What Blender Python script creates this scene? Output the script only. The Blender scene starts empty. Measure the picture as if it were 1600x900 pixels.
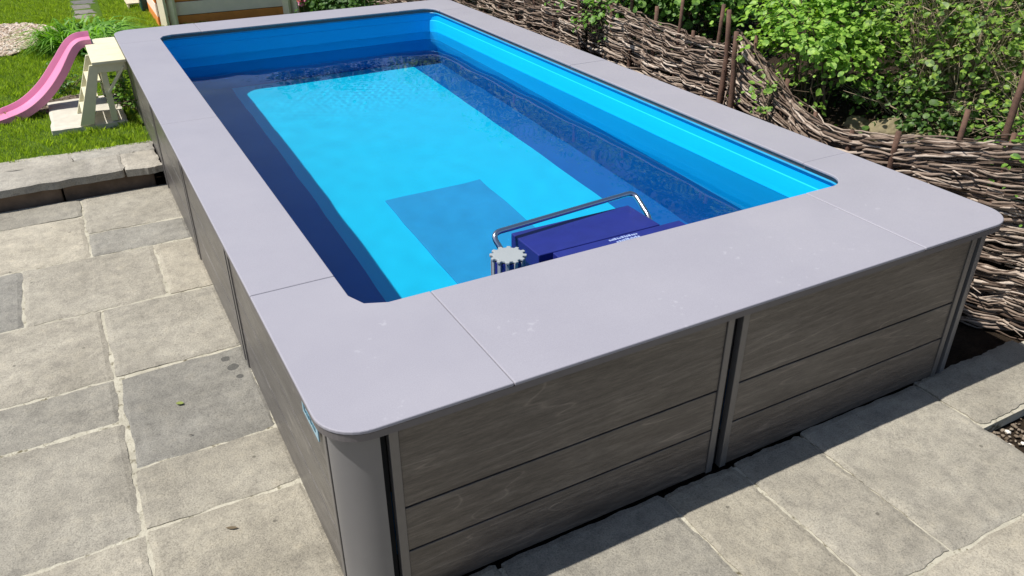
import bpy, bmesh, math, random
import numpy as np
from mathutils import Vector, Matrix, noise
rnd = random.Random(7)
nr = np.random.default_rng(7)
sc = bpy.context.scene
C = sc.collection

# ---------------------------------------------------------------- camera, sky, sun, exposure
cam_d = bpy.data.cameras.new('camera')
cam = bpy.data.objects.new('camera', cam_d); C.objects.link(cam); sc.camera = cam
cam_d.sensor_width = 36.0
cam_d.lens = 36.0 * 1259.7 / 1600.0
cam_d.clip_end = 500
cam_d.clip_start = 0.05
rgt = Vector((0.879, -0.4766, -0.003)).normalized()
fwd = Vector((0.4138, 0.7640, -0.4948)).normalized()
upv = rgt.cross(fwd).normalized(); rgt = fwd.cross(upv).normalized()
cam.matrix_world = Matrix(((rgt.x, upv.x, -fwd.x, -0.346), (rgt.y, upv.y, -fwd.y, -1.651),
                           (rgt.z, upv.z, -fwd.z, 2.135), (0, 0, 0, 1)))
SUN = Vector((-0.57, 0.13, 1.0)).normalized()          # towards the sun
world = bpy.data.worlds.new('World'); sc.world = world; world.use_nodes = True
wn = world.node_tree; bg = wn.nodes['Background']
sky = wn.nodes.new('ShaderNodeTexSky'); sky.sky_type = 'NISHITA'; sky.sun_disc = False
sky.sun_elevation = math.asin(SUN.z); sky.sun_rotation = math.atan2(SUN.x, SUN.y)
wn.links.new(sky.outputs[0], bg.inputs[0]); bg.inputs[1].default_value = 0.085
sl = bpy.data.lights.new('sun', 'SUN'); so = bpy.data.objects.new('sun', sl); C.objects.link(so)
sl.energy = 4.8; sl.angle = math.radians(0.53); sl.color = (1.0, 0.955, 0.88)
so.rotation_euler = SUN.to_track_quat('Z', 'Y').to_euler(); so.location = (-4, 3, 8)
sl.cycles.is_caustics_light = True
sc.view_settings.view_transform = 'Standard'; sc.view_settings.look = 'None'
sc.view_settings.exposure = 0.36; sc.view_settings.gamma = 1.0
sc.render.engine = 'CYCLES'
sc.cycles.use_denoising = True
sc.cycles.max_bounces = 10; sc.cycles.transmission_bounces = 8; sc.cycles.diffuse_bounces = 4
sc.cycles.caustics_refractive = True; sc.cycles.caustics_reflective = False

# ---------------------------------------------------------------- node helpers
def lin(r, g, b):
    f = lambda c: c / 12.92 if c <= 0.04045 else ((c + 0.055) / 1.055) ** 2.4
    return (f(r / 255), f(g / 255), f(b / 255), 1)
class NM:
    def __init__(s, name):
        s.m = bpy.data.materials.new(name); s.m.use_nodes = True
        s.t = s.m.node_tree; s.b = s.t.nodes['Principled BSDF']; s.o = s.t.nodes['Material Output']
    def n(s, typ, **kw):
        x = s.t.nodes.new(typ)
        for k, v in kw.items():
            if k.startswith('_'): setattr(x, k[1:], v)
            else:
                key = int(k[1:]) if k[0] == 'i' and k[1:].isdigit() else k.replace('__', ' ')
                x.inputs[key].default_value = v
        return x
    def l(s, a, b): s.t.links.new(a, b)
    def coord(s, kind='Object', scale=(1, 1, 1), rot=(0, 0, 0)):
        tc = s.n('ShaderNodeTexCoord'); mp = s.n('ShaderNodeMapping'); mp.inputs['Scale'].default_value = scale
        mp.inputs['Rotation'].default_value = rot
        s.l(tc.outputs[kind], mp.inputs[0]); return mp.outputs[0]
    def noise(s, co, scale, detail=6, rough=0.6, dist=0.0):
        x = s.n('ShaderNodeTexNoise', Scale=scale, Detail=detail, Roughness=rough, Distortion=dist)
        s.l(co, x.inputs['Vector']); return x.outputs['Fac']
    def ramp(s, fac, stops):
        x = s.n('ShaderNodeValToRGB'); e = x.color_ramp.elements
        while len(e) < len(stops): e.new(0.5)
        for i, (p, c) in enumerate(stops):
            e[i].position = p; e[i].color = c if len(c) == 4 else (*c, 1)
        s.l(fac, x.inputs[0]); return x.outputs[0]
    def mix(s, fac, a, b, mode='MIX'):
        x = s.n('ShaderNodeMix', _data_type='RGBA', _blend_type=mode)
        for v, sock in ((fac, x.inputs[0]), (a, x.inputs[6]), (b, x.inputs[7])):
            if isinstance(v, (int, float)): sock.default_value = v
            elif isinstance(v, tuple): sock.default_value = v if len(v) == 4 else (*v, 1)
            else: s.l(v, sock)
        return x.outputs[2]
    def math(s, op, a, b=0.0, c=0.0):
        x = s.n('ShaderNodeMath', _operation=op)
        for i, v in enumerate((a, b, c)):
            if isinstance(v, (int, float)): x.inputs[i].default_value = v
            else: s.l(v, x.inputs[i])
        return x.outputs[0]
    def island(s): return s.n('ShaderNodeNewGeometry').outputs['Random Per Island']
    def bump(s, h, strength=0.3, dist=0.01):
        x = s.n('ShaderNodeBump', Strength=strength, Distance=dist); s.l(h, x.inputs['Height'])
        s.l(x.outputs[0], s.b.inputs['Normal']); return x
    def fin(s, col=None, rough=None, metal=0.0, spec=None):
        for v, k in ((col, 'Base Color'), (rough, 'Roughness')):
            if v is None: continue
            if isinstance(v, (int, float)): s.b.inputs[k].default_value = v
            elif isinstance(v, tuple): s.b.inputs[k].default_value = v if len(v) == 4 else (*v, 1)
            else: s.l(v, s.b.inputs[k])
        s.b.inputs['Metallic'].default_value = metal
        if spec is not None: s.b.inputs['Specular IOR Level'].default_value = spec
        return s.m
def plain(name, col, rough=0.6, metal=0.0, var=0.12, scale=8, bump=0.1):
    k = NM(name); co = k.coord(); f = k.noise(co, scale)
    a = tuple(c * (1 - var) for c in col[:3]); b = tuple(min(1, c * (1 + var)) for c in col[:3])
    c = k.ramp(f, [(0.3, a), (0.7, b)])
    if bump: k.bump(k.noise(co, scale * 8), bump, 0.004)
    return k.fin(c, rough, metal)

# ---------------------------------------------------------------- mesh helpers
class MB:
    def __init__(s): s.v = []; s.f = []; s.mi = []
    def add(s, vs, fs, mi=0):
        o = len(s.v); s.v += [tuple(p) for p in vs]
        s.f += [tuple(i + o for i in f) for f in fs]; s.mi += [mi] * len(fs)
    def box(s, x0, x1, y0, y1, z0, z1, mi=0, M=None):
        v = [Vector(p) for p in ((x0,y0,z0),(x1,y0,z0),(x1,y1,z0),(x0,y1,z0),(x0,y0,z1),(x1,y0,z1),(x1,y1,z1),(x0,y1,z1))]
        if M is not None: v = [M @ p for p in v]
        s.add(v, [(0,3,2,1),(4,5,6,7),(0,1,5,4),(1,2,6,5),(2,3,7,6),(3,0,4,7)], mi)
    def beam(s, a, b, w, d, up=(0, 0, 1), mi=0):
        a, b = Vector(a), Vector(b); t = (b - a); L = t.length; t.normalize()
        u = Vector(up); x = t.cross(u)
        if x.length < 1e-4: x = t.cross(Vector((0, 1, 0)))
        x.normalize(); y = x.cross(t)
        M = Matrix.Translation(a) @ Matrix((x, y, t)).transposed().to_4x4()
        s.box(-w/2, w/2, -d/2, d/2, 0, L, mi, M)
    def prism(s, poly, z0, z1, mi=0):
        n = len(poly)
        s.add([(p[0], p[1], z0) for p in poly] + [(p[0], p[1], z1) for p in poly],
              [tuple(range(n))[::-1], tuple(range(n, 2*n))] + [(i, (i+1) % n, n+(i+1) % n, n+i) for i in range(n)], mi)
    def tube(s, pts, r, seg=6, mi=0, cap=True):
        pts = [Vector(p) for p in pts]; n = len(pts)
        rr = r if isinstance(r, (list, tuple)) else [r] * n
        ref = None; vs = []
        for i, p in enumerate(pts):
            t = (pts[min(i+1, n-1)] - pts[max(i-1, 0)])
            if t.length < 1e-9: t = Vector((0, 0, 1))
            t.normalize()
            if ref is None: ref = t.orthogonal().normalized()
            ref = (ref - t * ref.dot(t))
            if ref.length < 1e-6: ref = t.orthogonal()
            ref.normalize(); q = t.cross(ref)
            for k in range(seg):
                a = 2 * math.pi * k / seg
                vs.append(p + (ref * math.cos(a) + q * math.sin(a)) * rr[i])
        fs = [(i*seg+k, i*seg+(k+1) % seg, (i+1)*seg+(k+1) % seg, (i+1)*seg+k) for i in range(n-1) for k in range(seg)]
        if cap: fs += [tuple(range(seg))[::-1], tuple(range((n-1)*seg, n*seg))]
        s.add(vs, fs, mi)
    def lathe(s, prof, cx, cy, seg=24, mi=0):
        vs = [(cx + r*math.cos(2*math.pi*k/seg), cy + r*math.sin(2*math.pi*k/seg), z) for r, z in prof for k in range(seg)]
        n = len(prof)
        fs = [(i*seg+k, i*seg+(k+1) % seg, (i+1)*seg+(k+1) % seg, (i+1)*seg+k) for i in range(n-1) for k in range(seg)]
        fs += [tuple(range(seg))[::-1], tuple(range((n-1)*seg, n*seg))]
        s.add(vs, fs, mi)
    def build(s, name, mats, parent=None, smooth=False, bevel=0.0, seg=2, angle=30):
        me = bpy.data.meshes.new(name); me.from_pydata(s.v, [], s.f)
        if not isinstance(mats, (list, tuple)): mats = [mats]
        for m in mats: me.materials.append(m)
        if len(mats) > 1: me.polygons.foreach_set('material_index', s.mi)
        if smooth: me.polygons.foreach_set('use_smooth', [True] * len(me.polygons))
        me.update()
        o = bpy.data.objects.new(name, me); C.objects.link(o)
        if parent is not None: o.parent = parent; o.matrix_parent_inverse = Matrix.Translation(-parent.location)
        if bevel:
            b = o.modifiers.new('bevel', 'BEVEL'); b.width = bevel; b.segments = seg; b.limit_method = 'ANGLE'
            b.angle_limit = math.radians(angle); b.harden_normals = False
        return o
def quads_obj(name, V, nper, mat, parent=None, smooth=False):
    """fast mesh from an (n*nper,3) array of separate n-gons"""
    me = bpy.data.meshes.new(name); n = len(V) // nper
    me.vertices.add(len(V)); me.vertices.foreach_set('co', V.astype(np.float32).ravel())
    me.loops.add(len(V)); me.loops.foreach_set('vertex_index', np.arange(len(V), dtype=np.int32))
    me.polygons.add(n); me.polygons.foreach_set('loop_start', np.arange(0, len(V), nper, dtype=np.int32))
    me.polygons.foreach_set('loop_total', np.full(n, nper, dtype=np.int32))
    me.materials.append(mat); me.update(calc_edges=True); me.validate()
    o = bpy.data.objects.new(name, me); C.objects.link(o)
    if parent is not None: o.parent = parent; o.matrix_parent_inverse = Matrix.Translation(-parent.location)
    return o
def tag(o, label=None, cat=None, group=None, kind=None):
    if label: o['label'] = label
    if cat: o['category'] = cat
    if group: o['group'] = group
    if kind: o['kind'] = kind
    return o
def thing(name, label, cat, loc=(0, 0, 0), group=None):
    o = bpy.data.objects.new(name, None); o.location = loc; o.empty_display_size = 0.1; C.objects.link(o)
    return tag(o, label, cat, group)
def rrect(x0, x1, y0, y1, r, n=8):
    out = []
    for cx, cy, a0 in ((x1-r, y0+r, -90), (x1-r, y1-r, 0), (x0+r, y1-r, 90), (x0+r, y0+r, 180)):
        for k in range(n+1):
            a = math.radians(a0 + 90*k/n); out.append((cx + r*math.cos(a), cy + r*math.sin(a)))
    return out
def fbm(x, y, z=0.0, s=1.0): return noise.fractal(Vector((x*s, y*s, z)), 1.0, 2.0, 4)

W, L, T = 2.9, 5.627, 0.75
IX0, IX1, IY0, IY1 = 0.297, 2.607, 0.607, 5.278      # coping opening
WL, FZ = T - 0.20, T - 1.20                            # water level, pool floor

# ---------------------------------------------------------------- materials
def mat_paving(name, a, b, c):
    k = NM(name); co = k.coord(); isl = k.island()
    sh = k.n('ShaderNodeVectorMath', _operation='ADD'); cb = k.n('ShaderNodeCombineXYZ')
    k.l(k.math('MULTIPLY', isl, 37.0), cb.inputs[0]); k.l(k.math('MULTIPLY', isl, 91.0), cb.inputs[1])
    k.l(co, sh.inputs[0]); k.l(cb.outputs[0], sh.inputs[1]); co2 = sh.outputs[0]
    big = k.noise(co2, 2.2, 5, 0.6, 0.4); mid = k.noise(co2, 14, 8, 0.7); fine = k.noise(co2, 160, 4, 0.8)
    col = k.ramp(big, [(0.25, a), (0.5, b), (0.75, c)])
    tint = k.ramp(isl, [(0.0, (0.70, 0.72, 0.76)), (0.22, (0.92, 0.90, 0.86)), (0.3, (1.0, 0.98, 0.95)), (0.6, (0.90, 0.90, 0.90)), (1.0, (1.12, 1.09, 1.04))])
    col = k.mix(1.0, col, tint, 'MULTIPLY')
    col = k.mix(0.75, col, k.ramp(mid, [(0.3, (0.62, 0.62, 0.64)), (0.55, (1, 1, 1)), (0.8, (1.22, 1.18, 1.12))]), 'MULTIPLY')
    col = k.mix(0.8, col, k.ramp(fine, [(0.35, (0.50, 0.50, 0.50)), (0.5, (1, 1, 1)), (0.75, (1.25, 1.25, 1.25))]), 'MULTIPLY')
    spots = k.n('ShaderNodeTexVoronoi', Scale=6.0); k.l(co2, spots.inputs['Vector'])
    m = k.math('LESS_THAN', spots.outputs['Distance'], 0.045)
    col = k.mix(k.math('MULTIPLY', m, 0.6), col, (0.08, 0.075, 0.06))
    if name == 'riven_paving':                          # one naturally darker flag beside the pool
        sp_ = k.n('ShaderNodeSeparateXYZ'); k.l(co, sp_.inputs[0])
        a_ = k.math('MULTIPLY', k.math('GREATER_THAN', sp_.outputs[1], 1.10), k.math('LESS_THAN', sp_.outputs[1], 1.785))
        a_ = k.math('MULTIPLY', a_, k.math('GREATER_THAN', sp_.outputs[0], -.51)); a_ = k.math('MULTIPLY', a_, k.math('LESS_THAN', sp_.outputs[0], .1))
        col = k.mix(a_, col, k.mix(1.0, col, (.70, .72, .76), 'MULTIPLY'))
    wob = k.n('ShaderNodeTexNoise', Scale=30.0); k.l(co, wob.inputs['Vector'])
    for wx, wy, wr in ((-.045, 1.70, .030), (-.028, 1.615, .036), (-.015, 1.53, .026)):
        d_ = k.n('ShaderNodeVectorMath', _operation='DISTANCE'); k.l(co, d_.inputs[0]); d_.inputs[1].default_value = (wx, wy, .004)
        mm = k.math('LESS_THAN', k.math('ADD', d_.outputs['Value'], k.math('MULTIPLY', wob.outputs['Fac'], .02)), wr)
        col = k.mix(k.math('MULTIPLY', mm, .75), col, (0.06, 0.06, 0.058))
    h = k.math('ADD', k.math('MULTIPLY', mid, 1.0), k.math('MULTIPLY', fine, 0.35))
    h = k.math('ADD', h, k.math('MULTIPLY', big, 0.8))
    k.bump(h, 0.8, 0.014)
    return k.fin(col, 0.85, spec=0.25)
M_pave = mat_paving('riven_paving', (0.285, 0.266, 0.222), (0.365, 0.342, 0.288), (0.455, 0.428, 0.362))
M_step = mat_paving('step_stone', (0.27, 0.255, 0.22), (0.36, 0.34, 0.30), (0.46, 0.44, 0.39))
def mat_mortar():
    k = NM('mortar'); co = k.coord(); f = k.noise(co, 9); g = k.noise(co, 120)
    col = k.ramp(f, [(0.3, (0.32, 0.30, 0.24)), (0.5, (0.42, 0.395, 0.32)), (0.75, (0.50, 0.475, 0.39))])
    dark = k.ramp(k.noise(co, 22, 5, 0.7), [(0.54, (1, 1, 1)), (0.66, (0.30, 0.28, 0.22))])
    col = k.mix(1.0, col, dark, 'MULTIPLY')
    k.bump(g, 0.8, 0.006); return k.fin(col, 0.95, spec=0.1)
M_mortar = mat_mortar()
def mat_coping():
    k = NM('coping_stone'); co = k.coord(); f = k.noise(co, 1.7, 7, .65); g = k.noise(co, 300, 3)
    col = k.ramp(f, [(0.3, (0.290, 0.282, 0.325)), (0.55, (0.308, 0.300, 0.342)), (0.75, (0.325, 0.315, 0.355))])
    col = k.mix(0.5, col, k.ramp(g, [(0.3, (0.8, 0.8, 0.8)), (0.7, (1.15, 1.15, 1.15))]), 'MULTIPLY')
    # dried splash marks on the near slabs
    tc = k.n('ShaderNodeTexCoord'); sep = k.n('ShaderNodeSeparateXYZ'); k.l(tc.outputs['Object'], sep.inputs[0])
    sp = k.n('ShaderNodeTexNoise', Scale=34.0, Detail=3.0, Roughness=0.55); k.l(tc.outputs['Object'], sp.inputs['Vector'])
    blob = k.ramp(sp.outputs['Fac'], [(0.64, (0, 0, 0)), (0.72, (1, 1, 1))])
    area = k.noise(co, 2.6, 2, 0.5); near = k.math('LESS_THAN', sep.outputs[1], 0.5)
    am = k.ramp(area, [(0.50, (0, 0, 0)), (0.58, (1, 1, 1))])
    mk = k.math('MULTIPLY', k.math('MULTIPLY', blob, am), k.math('MULTIPLY', near, 0.28))
    col = k.mix(mk, col, (0.50, 0.49, 0.53))
    rg = k.ramp(k.noise(co, 3, 4), [(0.3, (0.42, 0.42, 0.42)), (0.7, (0.55, 0.55, 0.55))])
    k.bump(g, 0.12, 0.002); return k.fin(col, rg, spec=0.35)
M_cop = mat_coping()
def mat_wood(name, axis, dark=1.0, cool=1.0):
    k = NM(name); isl = k.island()
    sc_ = (1.5, 15, 15) if axis == 'x' else (15, 1.5, 15)
    co = k.coord('Object', sc_)
    cb = k.n('ShaderNodeCombineXYZ'); k.l(k.math('MULTIPLY', isl, 53.0), cb.inputs[0]); k.l(k.math('MULTIPLY', isl, 17.0), cb.inputs[1])
    k.l(k.math('MULTIPLY', isl, 31.0), cb.inputs[2])
    ad = k.n('ShaderNodeVectorMath', _operation='ADD'); k.l(co, ad.inputs[0]); k.l(cb.outputs[0], ad.inputs[1]); co = ad.outputs[0]
    wv = k.n('ShaderNodeTexNoise', Scale=0.26, Detail=2.5, Roughness=0.45, Distortion=0.5); k.l(co, wv.inputs['Vector'])
    rings = k.math('PINGPONG', k.math('MULTIPLY', wv.outputs['Fac'], 34.0), 1.0)
    fmap = k.n('ShaderNodeMapping'); fmap.inputs['Scale'].default_value = (7, 5, 5) if axis == 'x' else (5, 7, 5); k.l(co, fmap.inputs[0])
    st = k.noise(co, 2.2, 6, 0.7, 0.1); fine = k.noise(fmap.outputs[0], 1.6, 5, 0.75); patch = k.noise(k.coord('Object'), 2.2, 3, .6)
    d = dark
    col = k.ramp(st, [(0.28, (0.072*d, 0.062*d, 0.055*d)), (0.5, (0.108*d, 0.094*d, 0.083*d)), (0.75, (0.155*d, 0.138*d, 0.122*d))])
    rc = k.ramp(rings, [(0.0, (1.85, 1.82, 1.76)), (0.07, (1.0, 1.0, 1.0)), (0.6, (0.88, 0.87, 0.86)), (1.0, (0.80, 0.79, 0.78))])
    col = k.mix(0.75, col, rc, 'MULTIPLY')
    col = k.mix(0.8, col, k.ramp(fine, [(0.36, (0.62, 0.61, 0.60)), (0.52, (1, 1, 1)), (0.70, (1.5, 1.48, 1.45))]), 'MULTIPLY')
    col = k.mix(0.8, col, k.ramp(patch, [(0.3, (0.82, 0.80, 0.80)), (0.7, (1.15, 1.13, 1.1))]), 'MULTIPLY')
    col = k.mix(1.0, col, (1/cool, 1.0, cool), 'MULTIPLY')
    tone = k.ramp(isl, [(0, (0.92, 0.90, 0.92)), (1, (1.08, 1.05, 1.01))]); col = k.mix(1.0, col, tone, 'MULTIPLY')
    k.bump(k.math('ADD', fine, k.math('MULTIPLY', rings, -0.35)), 0.5, 0.003)
    return k.fin(col, 0.36, spec=0.6)
M_woodx = mat_wood('composite_board_front', 'x'); M_woody = mat_wood('composite_board_side', 'y', 1.05, 1.10)  # same boards on the sides, coloured lighter and bluer to offset warm sunlight
M_trim = plain('anodised_trim', (0.16, 0.152, 0.15), 0.36, 0.45, 0.05, 30, 0.05)
M_post = plain('post_coating', (0.175, 0.172, 0.178), 0.42, 0.35, 0.04, 6, 0.0)
M_edge = plain('edge_trim', (0.13, 0.12, 0.125), 0.45, 0.2, 0.05, 20, 0.02)
M_black = plain('black_gap', (0.008, 0.008, 0.009), 0.9, 0, 0.1, 8, 0)
def mat_liner():
    k = NM('pool_liner'); tc = k.n('ShaderNodeTexCoord'); sep = k.n('ShaderNodeSeparateXYZ'); k.l(tc.outputs['Object'], sep.inputs[0])
    X, Y, Z = sep.outputs
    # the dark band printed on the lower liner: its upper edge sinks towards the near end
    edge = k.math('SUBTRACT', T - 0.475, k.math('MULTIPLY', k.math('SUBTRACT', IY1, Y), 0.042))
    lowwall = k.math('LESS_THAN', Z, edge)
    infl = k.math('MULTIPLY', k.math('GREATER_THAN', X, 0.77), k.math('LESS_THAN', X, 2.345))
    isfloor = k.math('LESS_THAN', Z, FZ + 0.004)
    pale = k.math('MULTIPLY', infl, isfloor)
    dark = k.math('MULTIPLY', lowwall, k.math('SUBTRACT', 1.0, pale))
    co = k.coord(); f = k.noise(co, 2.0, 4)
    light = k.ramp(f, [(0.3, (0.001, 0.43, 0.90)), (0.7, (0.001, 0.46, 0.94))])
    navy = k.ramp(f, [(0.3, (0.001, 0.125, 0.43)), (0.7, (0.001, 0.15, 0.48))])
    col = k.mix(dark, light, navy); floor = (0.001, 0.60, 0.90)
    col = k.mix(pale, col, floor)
    return k.fin(col, 0.55, spec=0.2)
M_liner = mat_liner()
def mat_water():
    k = NM('clear_water'); k.t.nodes.remove(k.b)
    g = k.n('ShaderNodeBsdfGlass', Roughness=0.0, IOR=1.333); g.inputs['Color'].default_value = (0.97, 0.99, 1, 1)
    k.l(g.outputs[0], k.o.inputs[0]); return k.m
M_water = mat_water()

# ---------------------------------------------------------------- setting: ground
def ground():
    mb = MB(); z = -0.06; B = 150
    for x0, x1, y0, y1 in ((-B, 0.10, -B, B), (2.80, B, -B, B), (0.10, 2.80, -B, 0.10), (0.10, 2.80, 5.5, B)):
        mb.add([(x0,y0,z),(x1,y0,z),(x1,y1,z),(x0,y1,z)], [(0,1,2,3)])
    return tag(mb.build('ground', M_soil), kind='structure')
def mat_soil():
    k = NM('soil'); co = k.coord(); f = k.noise(co, 6, 8, 0.7); g = k.noise(co, 60, 6, 0.8)
    col = k.ramp(f, [(0.3, (0.028, 0.020, 0.014)), (0.7, (0.075, 0.055, 0.038))])
    col = k.mix(0.6, col, k.ramp(g, [(0.35, (0.5, 0.5, 0.5)), (0.7, (1.5, 1.45, 1.4))]), 'MULTIPLY')
    k.bump(g, 1.0, 0.03); return k.fin(col, 0.95, spec=0.1)
M_soil = mat_soil()
ground()

def slab_mesh(mb, x0, x1, y0, y1, z, gap=0.011, thick=0.05, seed=0, rough_edge=0.008):
    """one riven flag: irregular outline, softly rounded arris, gently uneven top"""
    x0 += gap; x1 -= gap; y0 += gap; y1 -= gap
    w, h = x1-x0, y1-y0; st = 0.022
    nx, ny = max(3, int(w/st)), max(3, int(h/st))
    vs = []; ids = {}
    tx, ty = rnd.uniform(-1, 1)*0.003, rnd.uniform(-1, 1)*0.003
    for j in range(ny+1):
        for i in range(nx+1):
            u, v = i/nx, j/ny
            ex = min(u, 1-u)*w; ey = min(v, 1-v)*h; e = min(ex, ey)
            x = x0 + u*w; y = y0 + v*h
            if i in (0, nx): x += noise.noise(Vector((y*9, seed*3.1, i)))*rough_edge*1.4 + noise.noise(Vector((y*45, seed, 2)))*rough_edge*0.9
            if j in (0, ny): y += noise.noise(Vector((x*9, seed*2.3, j+50)))*rough_edge*1.4 + noise.noise(Vector((x*45, seed, 7)))*rough_edge*0.9
            if i in (0, nx) and j in (0, ny):
                x += 0.003*(1 if i == 0 else -1); y += 0.003*(1 if j == 0 else -1)
            zz = z + tx*(u-.5) + ty*(v-.5) + 0.0035*fbm(x, y, seed, 3.0) + 0.0015*fbm(x, y, seed, 11)
            if i in (0, nx) or j in (0, ny): zz -= 0.006
            elif e < 0.05: zz -= 0.0008
            ids[i, j] = len(vs); vs.append((x, y, zz))
    fs = [(ids[i, j], ids[i+1, j], ids[i+1, j+1], ids[i, j+1]) for j in range(ny) for i in range(nx)]
    loop = [ids[i, 0] for i in range(nx)] + [ids[nx, j] for j in range(ny)] + [ids[i, ny] for i in range(nx, 0, -1)] + [ids[0, j] for j in range(ny, 0, -1)]
    b = len(vs); vs += [(vs[q][0], vs[q][1], z-thick) for q in loop]; n = len(loop)
    fs += [(loop[(q+1) % n], loop[q], b+q, b+(q+1) % n) for q in range(n)]
    mb.add(vs, fs)
XP = 0.035                                             # the pool's left and near cladding planes
slabs = [  # x0,x1,y0,y1, top
 (-.51,.056,.10,.75,0), (-.51,.056,.75,1.10,.002), (-.51,.056,1.10,1.785,-.002), (-.51,.056,1.785,2.455,.001),
 (-.86,-.18,2.455,3.12,0), (-.18,.056,2.455,3.12,.002), (-.51,.056,3.12,3.46,0), (-.51,.056,3.46,4.075,.001),
 (-1.2,-.51,3.12,3.77,0), (-1.2,-.51,3.77,4.075,.002),
 (-1.2,-.51,.10,.735,.001), (-1.2,-.51,.735,1.43,.002), (-1.2,-.51,1.43,1.775,-.001), (-1.2,-.51,1.775,2.455,0),
 (-1.5,-.86,2.455,3.12,.001), (-1.2,-.51,-.55,.10,0), (-.51,-.10,-.66,.10,.001), (-.10,.51,-.66,.045,0),
 (.51,1.185,-.66,.035,.003), (1.185,1.53,-.62,.03,.000), (1.53,1.885,-.66,.035,.003), (1.885,2.585,-.67,.04,.002), (2.585,3.30,-.285,.05,.004),
 (2.585,3.3,-1.4,-.84,.0), (1.66,2.585,-1.35,-.67,.0), (.95,1.66,-1.35,-.66,.002), (.2,.95,-1.35,-.66,0), (-.5,.2,-1.35,-.66,0), (-1.2,-.5,-1.35,-.55,0),
 (3.3,3.95,-.75,-.1,.002), (3.3,3.95,-1.4,-.75,.0)]
# the rest of the patio, outside the photograph
slabs += [(-1.5, -1.2, y0, y1, 0) for y0, y1 in ((-1.35, -.55), (-.55, .10), (.10, .735), (.735, 1.43), (1.43, 2.455), (3.12, 4.075))]
for gx0, gx1 in ((-2.1, -1.5), (-2.7, -2.1), (-3.3, -2.7)):
    y = -2.7
    while y < 4.0:
        y1 = min(4.075, y + rnd.choice((.45, .6, .68)))
        if 4.075 - y1 < .25: y1 = 4.075
        slabs.append((gx0, gx1, y, y1, 0)); y = y1
slabs += [(x0, x0+.68, y0, y0+.675, 0) for x0 in (-1.5, -.82, -.14, .54, 1.22, 1.9, 2.58, 3.26) for y0 in (-2.7, -2.025)]
pm = MB()
for i, s in enumerate(slabs):
    if s[1]-s[0] > .12 and s[3]-s[2] > .12: slab_mesh(pm, s[0], s[1], s[2], s[3], s[4]+0.004, gap=rnd.uniform(.004, .008), seed=i)
tag(pm.build('patio', M_pave, smooth=False), kind='structure')
mo = MB()
for x0, x1, y0, y1 in ((-3.4, 0.052, -2.8, 4.09), (0.052, 3.95, -2.8, 0.0), ):
    if x0 > 0:
        for q in ((0.052, 2.575, -2.8, 0.012), (2.575, 3.95, -2.8, -.83), (2.575, 3.95, -.30, 0.02), (3.29, 3.95, -.83, -.30)):
            mo.box(*q, -.05, -.003 - .0002*len(mo.v)/8)
    else: mo.box(x0, x1, y0, y1, -.05, -.0025)
tag(mo.build('mortar_bed', M_mortar), kind='structure')

# ---------------------------------------------------------------- the pool
pool = thing('raised_pool', 'raised rectangular pool with pale grey coping and wood effect cladding on the patio', 'swimming pool', (W/2, L/2, 0))
RO, RI = 0.135, 0.105
def corner_poly(a, b, nc=8):
    """an L of coping at the origin corner, reaching a along x and b along y"""
    p = [(0, b)] + [(RO + RO*math.cos(t), RO + RO*math.sin(t)) for t in [math.pi + k*math.pi/2/10 for k in range(11)]] + [(a, 0), (a, IY0)]
    cx, cy = IX0 + RI, IY0 + RI
    p += [(cx + RI*math.cos(t), cy + RI*math.sin(t)) for t in [-math.pi/2 - k*math.pi/2/nc for k in range(nc+1)]] + [(IX0, b)]
    return p
g = 0.0012
def slab(poly, mir=(0, 0), dz=0.0):
    if mir[0]: poly = [(W - x, y) for x, y in poly]
    if mir[1]: poly = [(x, L - y) for x, y in poly]
    if mir[0] != mir[1]: poly = poly[::-1]
    m = MB(); m.prism(poly, T - 0.013 + dz, T + dz)
    return m.build('coping_slab', M_cop, pool, bevel=0.004, seg=3, angle=50)
slab(corner_poly(.556 - g, .87 - g, 2)); slab(corner_poly(W - 2.335 - g, .88 - g), (1, 0), 0.0008)
slab([(.556 + g, 0), (2.335 - g, 0), (2.335 - g, IY0), (.556 + g, IY0)], dz=-0.0006)
for y0, y1, d in ((.87, 2.97, 0.0005), (2.97, 5.125, -.0004)):
    slab([(0, y0 + g), (IX0, y0 + g), (IX0, y1 - g), (0, y1 - g)], dz=d)
for y0, y1, d in ((.88, 2.97, -0.0005), (2.97, 5.125, .0003)):
    slab([(2.607, y0 + g), (W, y0 + g), (W, y1 - g), (2.607, y1 - g)], dz=d)
def far_corner(a, b, nc=8):
    s = L - IY1
    p = [(0, b)] + [(RO + RO*math.cos(t), RO + RO*math.sin(t)) for t in [math.pi + k*math.pi/2/10 for k in range(11)]] + [(a, 0), (a, s)]
    cx, cy = IX0 + RI, s + RI
    return p + [(cx + RI*math.cos(t), cy + RI*math.sin(t)) for t in [-math.pi/2 - k*math.pi/2/nc for k in range(nc+1)]] + [(IX0, b)]
slab(far_corner(.62 - g, L - 5.125 - g, 2), (0, 1)); slab(far_corner(.62 - g, L - 5.125 - g), (1, 1), 0.0004)
slab([(.62 + g, IY1), (W - .62 - g, IY1), (W - .62 - g, L), (.62 + g, L)], dz=-.0005)

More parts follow.
